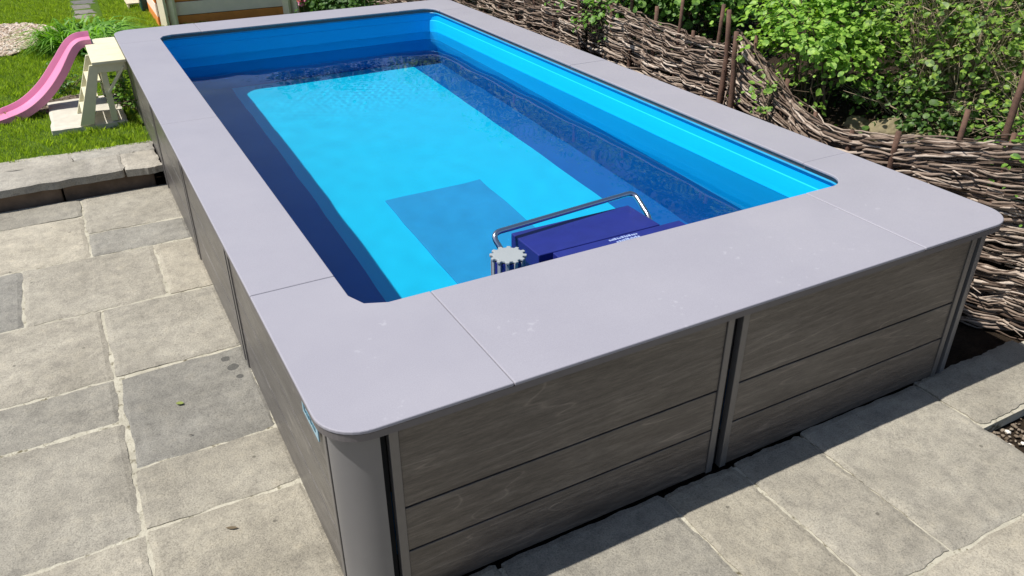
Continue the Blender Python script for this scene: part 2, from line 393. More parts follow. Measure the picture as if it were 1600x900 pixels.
PL = 0.035
m = MB(); ro = rrect(.003, W-.003, .003, L-.003, RO-.003, 12); ri = rrect(IX0-.010, IX1+.010, IY0-.010, IY1+.010, RI+.008, 12); n_ = len(ro)
m.add([(x, y, T-.0375) for x, y in ro] + [(x, y, T-.0145) for x, y in ro] + [(x, y, T-.0145) for x, y in ri] + [(x, y, T-.0375) for x, y in ri],
      [(a*n_+i, a*n_+(i+1) % n_, ((a+1) % 4)*n_+(i+1) % n_, ((a+1) % 4)*n_+i) for a in range(4) for i in range(n_)])
m.build('coping_trim', M_edge, pool)
def side(u0, u1, div, M, mat, sticker=False):
    """cladding along u from u0 to u1; M maps (u, outward, z)"""
    edges = [u0] + div + [u1]; tw, gp = 0.030, 0.019
    for i in range(len(edges) - 1):
        a = edges[i] + (gp if i else 0.0); b = edges[i+1] - (gp if i < len(edges) - 2 else 0.0)
        m = MB()
        for z0, z1 in ((.004, .204), (.211, .384), (.391, .690)):
            m.box(a + tw, b - tw, -.02, -.006, z0, z1, 0, M)
        p = m.build('side_panel', mat, pool, bevel=0.002, seg=2)
        k = MB(); k.box(a + tw, b - tw, -.028, -.0205, .0, .70, 0, M); k.build('backing_sheet', M_black, p)
        for q0, q1 in ((a, a + tw), (b - tw, b)):
            k = MB(); k.box(q0 + .0006, q1 - .0006, -.03, 0.0, .0, .712, 0, M); k.build('trim_strip', M_trim, p, bevel=0.0025, seg=2)
        k = MB(); k.box(a + tw, b - tw, -.019, -.001, .694, .712, 0, M); k.build('trim_strip', M_trim, p, bevel=0.002, seg=2)
    for d in [u0 - .010] + div + [u1 + .010]:
        hw = gp - .001 if d in div else .009
        m = MB(); m.box(d - hw, d + hw, -.042, -.030, 0, .71, 0, M); m.build('black_channel', M_black, pool)
def MM(ox, oy, ux, uy, nx, ny):
    return Matrix(((ux, nx, 0, ox), (uy, ny, 0, oy), (0, 0, 1, 0), (0, 0, 0, 1)))
side(.178, W - .178, [1.452], MM(0, PL, 1, 0, 0, -1), M_woodx)
side(.178, W - .178, [1.452], MM(0, L - PL, 1, 0, 0, 1), M_woodx)
side(.178, L - .178, [1.625, 2.83, 4.03], MM(PL, 0, 0, 1, -1, 0), M_woody)
side(.178, L - .178, [1.625, 2.83, 4.03], MM(W - PL, 0, 0, 1, 1, 0), M_woody)
for mx in (0, 1):
    for my in (0, 1):
        R0 = .118; c = (PL + R0, PL + R0)
        po = [(c[0] + R0*math.cos(t), c[1] + R0*math.sin(t)) for t in [math.pi + k*math.pi/2/24 for k in range(25)]]
        po += [(c[0] + (R0-.03)*math.cos(t), c[1] + (R0-.03)*math.sin(t)) for t in [1.5*math.pi - k*math.pi/2/16 for k in range(17)]]
        if mx: po = [(W - x, y) for x, y in po]
        if my: po = [(x, L - y) for x, y in po]
        if mx != my: po = po[::-1]
        m = MB(); m.prism(po, 0, .712); o = m.build('corner_post', M_post, pool, smooth=True); e_ = o.modifiers.new('e', 'EDGE_SPLIT'); e_.split_angle = math.radians(40)
# liner: walls with two shallow ridges, then the floor
def liner():
    mb = MB(); o = .014; prof = [(.0, T-.034), (.0, T-.102), (.004, T-.106), (.012, T-.172), (.012, T-.178), (.013, T-.183)]
    prof += [(.013, T-.183-(T-.183-FZ)*k/6) for k in range(1, 7)]
    rings = []
    for off, z in prof:
        rings.append([(x, y, z) for x, y in rrect(IX0 - o + off, IX1 + o - off, IY0 - o + off, IY1 + o - off, .12, 10)])
    vs = [p for r in rings for p in r]; n = len(rings[0])
    fs = [(k*n + (i+1) % n, k*n + i, (k+1)*n + i, (k+1)*n + (i+1) % n) for k in range(len(rings)-1) for i in range(n)]
    fs.append(tuple(range((len(rings)-1)*n, len(rings)*n)))
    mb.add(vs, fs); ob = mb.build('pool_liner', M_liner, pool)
    for p in ob.data.polygons: p.use_smooth = len(p.vertices) == 4
    m = ob.modifiers.new('e', 'EDGE_SPLIT'); m.split_angle = math.radians(28)
    return ob
liner_o = liner()
k = MB(); pts = [(x, y, T-.040) for x, y in rrect(IX0 - .008, IX1 + .008, IY0 - .008, IY1 + .008, .112, 10)]
k.tube(pts + [pts[0]], .006, 6); k.build('liner_bead', plain('liner_bead', (.02, .30, .55), .35), pool, smooth=True)
k = MB(); k.box(IX0-.09, IX0-.02, IY0-.09, IY1+.09, .0, T-.034); k.box(IX1+.02, IX1+.09, IY0-.09, IY1+.09, .0, T-.034)
k.box(IX0-.0895, IX1+.0895, IY0-.09, IY0-.02, .001, T-.0345); k.box(IX0-.0895, IX1+.0895, IY1+.02, IY1+.09, .001, T-.0345)
k.build('shell', M_black, pool)
# sticker plate on the left cladding near the corner
def on_left(y, z): return (PL - .0065, y, z)
k = MB(); k.box(PL-.0045, PL-.0005, .245, .415, .560, .640); st = k.build('maker_plate', plain('pale_plate', (.26, .44, .54), .3, 0, .03), pool, bevel=.001)
k = MB(); k.box(PL-.006, PL-.0045, .25, .41, .620, .635)
for i, (a_, b_) in enumerate(((.27, .30), (.31, .325), (.335, .365), (.375, .395))): k.box(PL-.006, PL-.0045, a_, b_, .580, .595 + .008*(i % 2))
k.build('plate_marks', plain('plate_marks', (.03, .12, .18), .4), st)

def water():
    st = .0125; x0, x1, y0, y1 = IX0 - .0135, IX1 + .0135, IY0 - .0135, IY1 + .0135
    nx, ny = int((x1-x0)/st), int((y1-y0)/st)
    X, Y = np.meshgrid(np.linspace(x0, x1, nx+1), np.linspace(y0, y1, ny+1)); Z = np.zeros_like(X)
    r = np.random.default_rng(3)
    for i in range(46):
        a = r.uniform(0, 2*math.pi); lam = 10**r.uniform(-.95, -.05); k_ = 2*math.pi/lam
        Z += (.00036*lam**1.85) * np.sin(k_*(X*math.cos(a) + Y*math.sin(a)) + r.uniform(0, 6.28))
    # livelier water in the far part, below the return jet
    g_ = np.exp(-(((X-1.35)/.65)**2 + ((Y-4.75)/.40)**2)); G = np.zeros_like(X)
    for i in range(40):
        a = r.uniform(0, 2*math.pi); lam = r.uniform(.035, .09); k_ = 2*math.pi/lam
        G += .00012*lam * np.sin(k_*(X*math.cos(a) + Y*math.sin(a)) + r.uniform(0, 6.28))
    Z += G*g_*2.0
    g2 = np.exp(-(((X-.7)/.55)**2 + ((Y-4.2)/.75)**2)); H_ = np.zeros_like(X)
    for i in range(24):
        a = 1.2 + r.normal()*.5; lam = r.uniform(.16, .42); k_ = 2*math.pi/lam
        H_ += .0004*lam**1.5 * np.sin(k_*(X*math.cos(a) + Y*math.sin(a)) + r.uniform(0, 6.28))
    Z += H_*g2
    v = np.stack([X, Y, Z + WL], -1).reshape(-1, 3); w = nx+1
    i, j = np.meshgrid(np.arange(nx), np.arange(ny)); b = (j*w + i).ravel()
    f = np.stack([b, b+1, b+w+1, b+w], -1)
    me = bpy.data.meshes.new('water'); me.from_pydata(v.tolist(), [], f.tolist()); me.materials.append(M_water)
    me.polygons.foreach_set('use_smooth', [True]*len(me.polygons)); me.update()
    o = bpy.data.objects.new('water', me); C.objects.link(o); return tag(o, kind='structure')
wat = water(); wat.cycles.is_caustics_caster = True

# ---------------------------------------------------------------- things in the pool
M_navy = plain('navy_plastic', (.013, .020, .17), .42, 0, .10, 14, .1)
un = thing('swim_current_unit', 'dark blue plastic housing with steel grab bar at the near end of the pool', 'swim machine', (1.45, .9, 0))
def lbox(name, q, mat, par, bev=.008):
    m = MB(); m.box(*q); return m.build(name, mat, par, bevel=bev, seg=3)
lbox('housing', (1.14, 1.755, .862, 1.10, .02, .626), M_navy, un, .004)
h2 = lbox('rear_cover', (1.205, 1.86, .625, .8612, .0, .6235), M_navy, un, .004)
m = MB()
for i in range(9): m.box(1.20+.058*i+.02, 1.20+.058*i+.058, 1.1005, 1.106, .08, .50)
m.build('outlet_grille', plain('grille_steel', (.35, .38, .42), .3, .8), un)
m = MB(); random.seed(4)
for r_ in range(2):
    x = 1.47 + .02*r_
    while x < 1.61:
        w_ = rnd.uniform(.008, .016); m.box(x, x+w_*.7, .832-.024*r_, .832-.024*r_+rnd.uniform(.009, .017), .6237, .6243); x += w_
m.build('white_lettering', plain('white_print', (.30, .38, .60), .5), h2)
def rounded_path(pts, r=.04, n=6):
    out = [Vector(pts[0])]
    for i in range(1, len(pts)-1):
        p0, p1, p2 = (Vector(q) for q in pts[i-1:i+2]); a = p1 + (p0-p1).normalized()*min(r, (p0-p1).length*.45); b = p1 + (p2-p1).normalized()*min(r, (p2-p1).length*.45)
        for k_ in range(n+1):
            t = k_/n; out.append(a*(1-t)**2 + p1*2*t*(1-t) + b*t*t)
    return out + [Vector(pts[-1])]
M_steel = plain('stainless_steel', (.62, .62, .64), .16, 1.0, .03, 20, 0)
m = MB(); m.tube(rounded_path([(1.06, .93, .45), (1.045, .985, .60), (1.02, 1.05, .672), (1.80, 1.125, .672), (1.785, .965, .60), (1.775, .93, .45)], .045), .0125, 12)
m.build('grab_bar', M_steel, un, smooth=True)
for x in (1.06, 1.775): 
    m = MB(); m.box(min(x, 1.14 if x < 1.2 else 1.755), max(x+.0, 1.14 if x < 1.2 else 1.755), .92, .94, .45, .47); m.build('bar_bracket', M_steel, un)
cp = thing('ribbed_filter_cap', 'white ribbed cap standing up beside the blue housing at the near end of the pool', 'filter cap', (.965, .80, .45))
M_wh = plain('white_plastic', (.30, .325, .335), .45, 0, .04)
def gear(r0, r1, n, cx, cy):
    out = []
    for i in range(n):
        a = 2*math.pi*i/n; d = 2*math.pi/n
        for f_, r_ in ((-.30, r0), (-.20, r1), (.20, r1), (.30, r0)): out.append((cx + r_*math.cos(a+f_*d), cy + r_*math.sin(a+f_*d)))
    return out
m = MB(); m.prism(gear(.060, .073, 12, .965, .80), .692, .703); m.build('cap_top', M_wh, cp, bevel=.003)
m = MB(); m.prism(gear(.048, .068, 12, .965, .80), .560, .6895); m.build('ribs', M_wh, cp, bevel=.002)
m = MB(); m.lathe([(.095, .540), (.097, .556), (.070, .5595)], .965, .80, 28); m.build('collar', M_wh, cp, smooth=False, bevel=.002)
m = MB(); m.lathe([(.0625, .561), (.0625, .688)], .965, .80, 24); m.build('dark_core', M_navy, cp)
m = MB(); m.lathe([(.135, .10), (.135, .53), (.12, .5395)], .955, .79, 32); m.build('canister', M_navy, cp, bevel=.004)
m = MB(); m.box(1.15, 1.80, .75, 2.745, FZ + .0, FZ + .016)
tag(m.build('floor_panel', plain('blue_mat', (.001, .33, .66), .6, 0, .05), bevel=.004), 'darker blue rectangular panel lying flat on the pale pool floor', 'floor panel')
for o in [liner_o] + [x for x in bpy.data.objects if x.name.startswith(('housing', 'rear_cover', 'canister', 'floor_panel', 'outlet_grille'))]: o.cycles.is_caustics_receiver = True

# ---------------------------------------------------------------- garden step, lawn, gravel, path
LZ = 0.15
ks = MB(); rs = MB()
for i, (x0, x1) in enumerate(((-3.3, -2.6), (-2.6, -1.75), (-1.75, -1.0), (-1.0, -.20), (-.20, .033))):
    slab_mesh(ks, x0, x1, 4.075, 4.43, LZ + .003*(i % 2), gap=.002, thick=.055, seed=200+i, rough_edge=.013)
for i, (x0, x1) in enumerate(((-3.3, -2.1), (-2.1, -1.3), (-1.3, -.50), (-.50, .033))):
    slab_mesh(ks, x0, x1, 4.437, 4.66, LZ - .004, gap=.002, thick=.05, seed=230+i, rough_edge=.014)
step = tag(ks.build('garden_step', M_step), kind='structure')
for i, (x0, x1) in enumerate(((-3.3, -2.3), (-2.3, -1.4), (-1.4, -.60), (-.60, -.02))): rs.box(x0+.005, x1-.005, 4.125+.01*(i % 2), 4.42, -.05, LZ-.056)
rz = rs.build('riser_stone', plain('riser_stone', (.17, .12, .085), .95, 0, .35, 9, .6), step, bevel=.012)
def mat_lawn():
    k = NM('lawn_ground'); co = k.coord(); f = k.noise(co, 3, 6, .7); g_ = k.noise(co, 60, 4, .8)
    col = k.ramp(f, [(.3, (.08, .15, .02)), (.7, (.12, .20, .03))]); col = k.mix(.6, col, k.ramp(g_, [(.35, (.5, .5, .5)), (.7, (1.4, 1.4, 1.3))]), 'MULTIPLY')
    k.bump(g_, 1.0, .03); return k.fin(col, .95, spec=.1)
m = MB()
m.add([(-60, 4.64, LZ-.02), (.10, 4.64, LZ-.02), (.10, 5.55, LZ-.02), (3.28, 5.55, LZ-.02), (3.28, 120, LZ-.02), (-60, 120, LZ-.02)], [(0, 1, 2, 3, 4, 5)])
tag(m.build('lawn', mat_lawn()), kind='structure')
def in_gravel(x, y): return ((x+.98)/.60)**2 + ((y-8.93)/.80)**2 + .25*np.sin(7*x+3*y) < 1
def in_dirt(x, y): return ((x+.50)/.26)**2 + ((y-5.95)/.26)**2 + .2*np.sin(19*x+11*y) < 1
def in_path(x, y): return (np.abs(x - (-.03 + .02*(y-10))) < .17) & (y > 9.75)
def in_slab(x, y): return (x > -.60) & (x < -.05) & (y > 5.14) & (y < 5.98)
def mat_leaf(name, a, b, tr=.35, rough=.5):
    k = NM(name); isl = k.island(); col = k.ramp(isl, [(0, a), (.55, tuple((p+q)/2 for p, q in zip(a, b))), (1, b)])
    k.fin(col, rough, spec=.4); t = k.n('ShaderNodeBsdfTranslucent'); tcol = k.mix(1.0, col, (1.5, 1.6, .6), 'MULTIPLY'); k.l(tcol, t.inputs[0])
    mx = k.n('ShaderNodeMixShader'); mx.inputs[0].default_value = tr; k.l(k.b.outputs[0], mx.inputs[1]); k.l(t.outputs[0], mx.inputs[2]); k.l(mx.outputs[0], k.o.inputs[0]); return k.m
M_grass = mat_leaf('grass_blade', (.18, .29, .024), (.36, .47, .055), .42)
def grass(n, x0, x1, y0, y1, h0, h1, w, name):
    x = nr.uniform(x0, x1, n*2); y = nr.uniform(y0, y1, n*2)
    ok = ~(in_gravel(x, y) | in_dirt(x, y) | in_path(x, y) | in_slab(x, y)) & ~((x > .02) & (y < 5.7))
    x = x[ok][:n]; y = y[ok][:n]; n = len(x)
    cl = .6 + .4*np.sin(x*9+np.sin(y*7)*2)*np.sin(y*8+np.cos(x*6)*2) + .25*np.sin(x*31+y*17)
    h = nr.uniform(h0, h1, n)*np.clip(cl, .35, 1.3); a = nr.uniform(0, 6.283, n); w_ = w*nr.uniform(.6, 1.3, n)
    dx, dy = np.cos(a)*w_/2, np.sin(a)*w_/2; b = nr.uniform(0, 6.283, n); ln = h*nr.uniform(.1, .9, n)
    z = np.full(n, LZ-.022)
    p0 = np.stack([x-dx, y-dy, z], -1); p1 = np.stack([x+dx, y+dy, z], -1)
    p2 = np.stack([x+dx*.7+np.cos(b)*ln*.4, y+dy*.7+np.sin(b)*ln*.4, z+h*.65], -1); p3 = np.stack([x-dx*.7+np.cos(b)*ln*.4, y-dy*.7+np.sin(b)*ln*.4, z+h*.65], -1)
    p4 = np.stack([x+np.cos(b)*ln, y+np.sin(b)*ln, z+h], -1)
    V = np.stack([p0, p1, p2, p4, p3], 1).reshape(-1, 3)
    return tag(quads_obj(name, V, 5, M_grass), kind='stuff')
gr = grass(150000, -1.7, 1.3, 4.60, 12.8, .03, .065, .0055, 'grass')
tag(gr, 'short bright green lawn grass beyond the stone step', 'grass')
ico = bmesh.new(); bmesh.ops.create_icosphere(ico, subdivisions=1, radius=1.0)
IV = np.array([v.co[:] for v in ico.verts]); IF = np.array([[v.index for v in f.verts] for f in ico.faces]); ico.free()
def pebbles(name, pts, r0, r1, mat, label):
    n = len(pts); r = nr.uniform(r0, r1, n); V = np.repeat(IV[None], n, 0)*(1 + nr.normal(0, .10, (n, len(IV), 1)))
    V *= (r[:, None]*np.stack([nr.uniform(.8, 1.4, n), nr.uniform(.7, 1.1, n), nr.uniform(.45, .75, n)], -1))[:, None, :]
    a = nr.uniform(0, 6.283, n); c_, s_ = np.cos(a)[:, None], np.sin(a)[:, None]
    V = np.stack([V[..., 0]*c_ - V[..., 1]*s_, V[..., 0]*s_ + V[..., 1]*c_, V[..., 2]], -1) + np.array(pts)[:, None, :]
    F = (IF[None] + (np.arange(n)*len(IV))[:, None, None]).reshape(-1, 3)
    me = bpy.data.meshes.new(name); me.from_pydata(V.reshape(-1, 3).tolist(), [], F.tolist()); me.materials.append(mat); me.update()
    o = bpy.data.objects.new(name, me); C.objects.link(o); return tag(o, label, 'gravel', kind='stuff')
def mat_pebble(name, cols):
    k = NM(name); k.fin(k.ramp(k.island(), cols), .8, spec=.3); return k.m
M_peb = mat_pebble('buff_pebbles', [(0, (.22, .16, .11)), (.3, (.42, .32, .24)), (.6, (.52, .42, .34)), (.85, (.62, .55, .47)), (1, (.33, .30, .27))])
P = []
while len(P) < 5200:
    x, y = rnd.uniform(-1.75, -.3), rnd.uniform(8, 9.9)
    if in_gravel(x, y): P.append((x, y, LZ - .005 + rnd.uniform(0, .012)))
pebbles('gravel', P, .011, .021, M_peb, 'patch of buff pebbles in the lawn beyond the pink slide')
P = [(rnd.uniform(2.6, 3.28), rnd.uniform(-.83, -.30), -.058 + rnd.uniform(0, .012)) for _ in range(700)]
pebbles('pit_gravel', P, .004, .014, mat_pebble('pit_stones', [(0, (.10, .075, .05)), (.6, (.20, .16, .12)), (.9, (.30, .26, .2)), (.93, (.65, .62, .56)), (1, (.7, .68, .62))]), 'loose soil and small stones in the gap of a missing paving slab')
P = [(x, y, LZ-.01) for x, y in ((rnd.uniform(-.8, -.2), rnd.uniform(5.65, 6.25)) for _ in range(1500)) if in_dirt(x, y)]
tag(pebbles('bare_soil', P, .008, .022, mat_pebble('soil_clods', [(0, (.05, .035, .025)), (.7, (.12, .09, .065)), (1, (.24, .2, .15))]), 'bare brown soil under the pink slide'), cat='soil')
m = MB(); i = 0; y = 9.75
while y < 14:
    x0 = -.20 + .02*(y-10) + rnd.uniform(-.03, .03); slab_mesh(m, x0, x0+rnd.uniform(.26, .34), y, y+.34, LZ-.016, gap=.02, seed=300+i, rough_edge=.05); i += 1
    y += .37
tag(m.build('path', mat_paving('path_stone', (.16, .15, .14), (.22, .21, .19), (.30, .28, .26))), kind='structure')

# ---------------------------------------------------------------- play slide
M_cream = plain('cream_painted_wood', (.66, .62, .44), .55, 0, .06, 12, .1)
M_pink = plain('pink_plastic', (.66, .23, .39), .35, 0, .05, 6, .02)
ps = thing('play_slide', 'small pink slide on a cream wooden step frame beside the far left of the pool', 'slide', (-.2, 5.5, LZ))
PZ = .64
m = MB()
for i in range(4): m.box(-.215, .020, 5.11+.215*i, 5.11+.215*i+.212, PZ-.022, PZ)
m.build('platform', M_cream, ps, bevel=.003)
m = MB(); m.box(-.195, .010, 5.13, 5.148, PZ-.085, PZ-.0225); m.box(-.195, .010, 5.935, 5.953, PZ-.085, PZ-.0225); m.box(.0, .017, 5.149, 5.934, PZ-.085, PZ-.023)
m.build('platform_rail', M_cream, ps, bevel=.002)
for y in (5.165, 5.92):
    for x in ((-.150,) if y < 5.5 else (-.150, -.010)):
        m = MB(); m.box(x-.022, x+.022, y-.0165, y+.0165, LZ+.03, PZ-.023); m.build('leg', M_cream, ps, bevel=.002)
m = MB(); m.beam((-.005, 5.139, .585), (-.150, 5.139, .40), .016, .045, (0, 1, 0)); m.build('brace', M_cream, ps, bevel=.002)
for y in (5.14, 5.50):
    m = MB(); m.add([(-.40, y-.011, LZ+.03), (-.30, y-.011, LZ+.03), (-.17, y-.011, PZ-.024), (-.235, y-.011, PZ-.024), (-.40, y+.011, LZ+.03), (-.30, y+.011, LZ+.03), (-.17, y+.011, PZ-.024), (-.235, y+.011, PZ-.024)],
        [(0,1,2,3),(7,6,5,4),(0,4,5,1),(1,5,6,2),(2,6,7,3),(3,7,4,0)]); m.build('ladder_side', M_cream, ps, bevel=.002)
for z in (.26, .375, .49):
    t_ = (z-.18)/(.616-.18); x = -.40 + t_*.165
    m = MB(); m.box(x+.004, x+.10, 5.152, 5.488, z-.008, z+.008); m.build('ladder_step', M_cream, ps, bevel=.002)
def chute():
    cl = [(-.99, .165), (-.93, .166), (-.84, .180), (-.74, .215), (-.64, .275), (-.55, .350), (-.47, .435), (-.40, .520), (-.345, .590), (-.30, .635), (-.25, .660), (-.19, .664), (-.165, .664)]
    P_ = []
    for i in range(len(cl)-1):
        for k_ in range(4):
            t = k_/4; p = [cl[max(i-1, 0)], cl[i], cl[i+1], cl[min(i+2, len(cl)-1)]]
            P_.append(tuple(.5*((2*p[1][c]) + (-p[0][c]+p[2][c])*t + (2*p[0][c]-5*p[1][c]+4*p[2][c]-p[3][c])*t*t + (-p[0][c]+3*p[1][c]-3*p[2][c]+p[3][c])*t**3) for c in (0, 1)))
    P_.append(cl[-1]); yc = 5.87; hw = .092
    sec = [(-hw-.016, -.042), (-hw-.016, .012), (-hw-.012, .016), (-hw-.004, .016), (-hw, .010), (-hw+.012, .002), (-hw+.04, 0), (hw-.04, 0), (hw-.012, .002), (hw, .034), (hw+.004, .042), (hw+.012, .042), (hw+.016, .034), (hw+.016, -.042),
           (hw+.010, -.042), (hw+.010, .0), (hw-.03, -.008), (-hw+.03, -.008), (-hw-.010, .0), (-hw-.010, -.042)]
    vs = []; n = len(sec)
    for i, (x, z) in enumerate(P_):
        a, b = P_[max(i-1, 0)], P_[min(i+1, len(P_)-1)]; t = Vector((b[0]-a[0], b[1]-a[1])).normalized(); nx, nz = -t.y, t.x
        hs = min(1, .25 + i/8)
        yo = -.16*max(0, (-.20 - x)/.79)**1.2; cs_, sn_ = math.cos(.22), math.sin(.22)
        for (yy, h) in sec: vs.append((x + nx*h*hs - yy*sn_*min(1, max(0, (-.2-x)/.25)), yc + yo + yy*cs_, z + nz*h*hs))
    fs = [(i*n+k_, i*n+(k_+1) % n, (i+1)*n+(k_+1) % n, (i+1)*n+k_) for i in range(len(P_)-1) for k_ in range(n)] + [tuple(range(n)), tuple(range((len(P_)-1)*n, len(P_)*n))[::-1]]
    m = MB(); m.add(vs, fs); o = m.build('chute', M_pink, ps, smooth=True)
    e = o.modifiers.new('e', 'EDGE_SPLIT'); e.split_angle = math.radians(40)
chute()
m = MB(); slab_mesh(m, -.60, -.06, 5.13, 5.98, LZ+.026, gap=.004, thick=.05, seed=77)
tag(m.build('paving_slab', plain('pale_slab', (.50, .47, .40), .85, 0, .15, 9, .5)), 'pale paving slab in the grass under the cream slide frame', 'paving slab')

# ---------------------------------------------------------------- playhouse
hz = math.radians(-1); ph = thing('playhouse', 'small wooden playhouse with orange and cream stripes and a dark roof behind the pool', 'playhouse', (.66, 8.8, LZ-.058)); ph.rotation_euler = (0, 0, hz)
HM = Matrix.Translation(ph.location) @ Matrix.Rotation(hz, 4, 'Z')
def hpart(m, name, mat, **kw):
    o = m.build(name, mat, None, **kw); o.parent = ph; return o
M_or = plain('orange_stain', (.72, .24, .05), .6, 0, .12, 7, .15); M_cr = plain('cream_stain', (.90, .72, .62), .6, 0, .06, 7, .15); M_pale = plain('pale_pine', (.88, .76, .56), .6, 0, .08, 14, .15)
HW, HD, HH = 1.66, 1.35, 1.22
for wall in range(4):
    m = MB(); nb = 8; bh = HH/nb
    for i in range(nb):
        z0, z1 = i*bh+.003, (i+1)*bh-.003; mi = i % 2
        if wall == 0: m.box(.03, HW-.03, .0, .02, z0, z1, mi)
        elif wall == 1: m.box(.03, HW-.03, HD-.02, HD, z0, z1, mi)
        elif wall == 2: m.box(0, .02, .03, HD-.03, z0, z1, mi)
        else: m.box(HW-.02, HW, .03, HD-.03, z0, z1, mi)
    hpart(m, 'wall', [M_or, M_cr], bevel=.004)
for x in (-.02, HW-.26):
    for y in (-.025, HD-.04):
        m = MB()
        for dx in (.085, .185): m.box(-.048, .048, -.020, .020, 0, HH, 0, Matrix.Translation((x+dx, y-.01, 0)) @ Matrix.Rotation(math.radians(-52), 4, 'Z'))
        hpart(m, 'corner_post', M_pale, bevel=.004)
RZ = HH+.36
m = MB()
for x0, x1 in ((-.012, .008), (HW-.008, HW+.012)):
    m = MB(); m.add([(x0, .01, HH), (x0, HD-.01, HH), (x0, HD/2, RZ-.03), (x1, .01, HH), (x1, HD-.01, HH), (x1, HD/2, RZ-.03)], [(0,1,2),(3,5,4),(0,3,4,1),(1,4,5,2),(2,5,3,0)])
    hpart(m, 'gable', M_cr)
M_roof = plain('dark_felt', (.045, .045, .05), .9, 0, .2, 20, .5); m = MB()
for sg in (-1, 1):
    y0 = HD/2 + sg*(HD/2+.09); a = (HH - .05)
    m.add([(-.10, HD/2, RZ), (HW+.10, HD/2, RZ), (HW+.10, y0, a), (-.10, y0, a), (-.10, HD/2, RZ+.02), (HW+.10, HD/2, RZ+.02), (HW+.10, y0, a+.02), (-.10, y0, a+.02)], [(0,1,2,3),(4,7,6,5),(0,4,5,1),(1,5,6,2),(2,6,7,3),(3,7,4,0)])
hpart(m, 'roof', M_roof)
# tub and tray near the playhouse
m = MB(); m.prism([(.60, 9.92), (.80, 9.92), (.80, 10.12), (.60, 10.12)], LZ-.02, LZ+.16)
tb = m.build('planter_tub', plain('dark_green_plastic', (.012, .05, .045), .4), bevel=.02); tag(tb, 'small dark green plastic tub on the lawn left of the striped playhouse', 'tub')
m = MB(); m.box(.587, .813, 9.907, 10.133, LZ+.161, LZ+.175); m.build('rim', plain('dark_green_rim', (.012, .05, .045), .4), tb, bevel=.004)
tr = thing('wooden_tray', 'low pale slatted wooden tray on the grass beside the dark green tub', 'tray', (.56, 10.35, LZ))
for i in range(4):
    m = MB(); m.box(.46, .645, 10.20+.085*i, 10.25+.085*i, LZ+.035, LZ+.05); m.build('slat', M_pale, tr)
for x in (.47, .62):
    m = MB(); m.box(x, x+.02, 10.20, 10.505, LZ-.02, LZ+.034); m.build('runner', M_pale, tr)

# ---------------------------------------------------------------- woven fence, in three hurdles
def mat_withy():
    k = NM('weathered_withy'); isl = k.island(); co = k.coord('Object')
    col = k.ramp(isl, [(0, (.065, .044, .033)), (.25, (.155, .112, .086)), (.55, (.27, .208, .165)), (.82, (.41, .335, .275)), (1, (.55, .47, .40))])
    col = k.mix(.7, col, k.ramp(k.noise(co, 40, 5, .8), [(.35, (.55, .52, .5)), (.6, (1, 1, 1)), (.8, (1.25, 1.22, 1.2))]), 'MULTIPLY')
    k.bump(k.noise(co, 90, 4, .7), .5, .004); return k.fin(col, .8, spec=.2)
M_withy = mat_withy(); M_stake = plain('bark_stake', (.115, .062, .042), .85, 0, .35, 30, .7)
def spline(P, ds=.02):
    P = [np.array(p, float) for p in P]; out = []
    for i in range(len(P)-1):
        a, b, c, d = P[max(i-1, 0)], P[i], P[i+1], P[min(i+2, len(P)-1)]; n = max(2, int(np.linalg.norm((c-b)[:2])/ds))
        for k_ in range(n):
            t = k_/n; out.append(.5*(2*b + (c-a)*t + (2*a-5*b+4*c-d)*t*t + (-a+3*b-3*c+d)*t**3))
    out.append(P[-1]); return np.array(out)
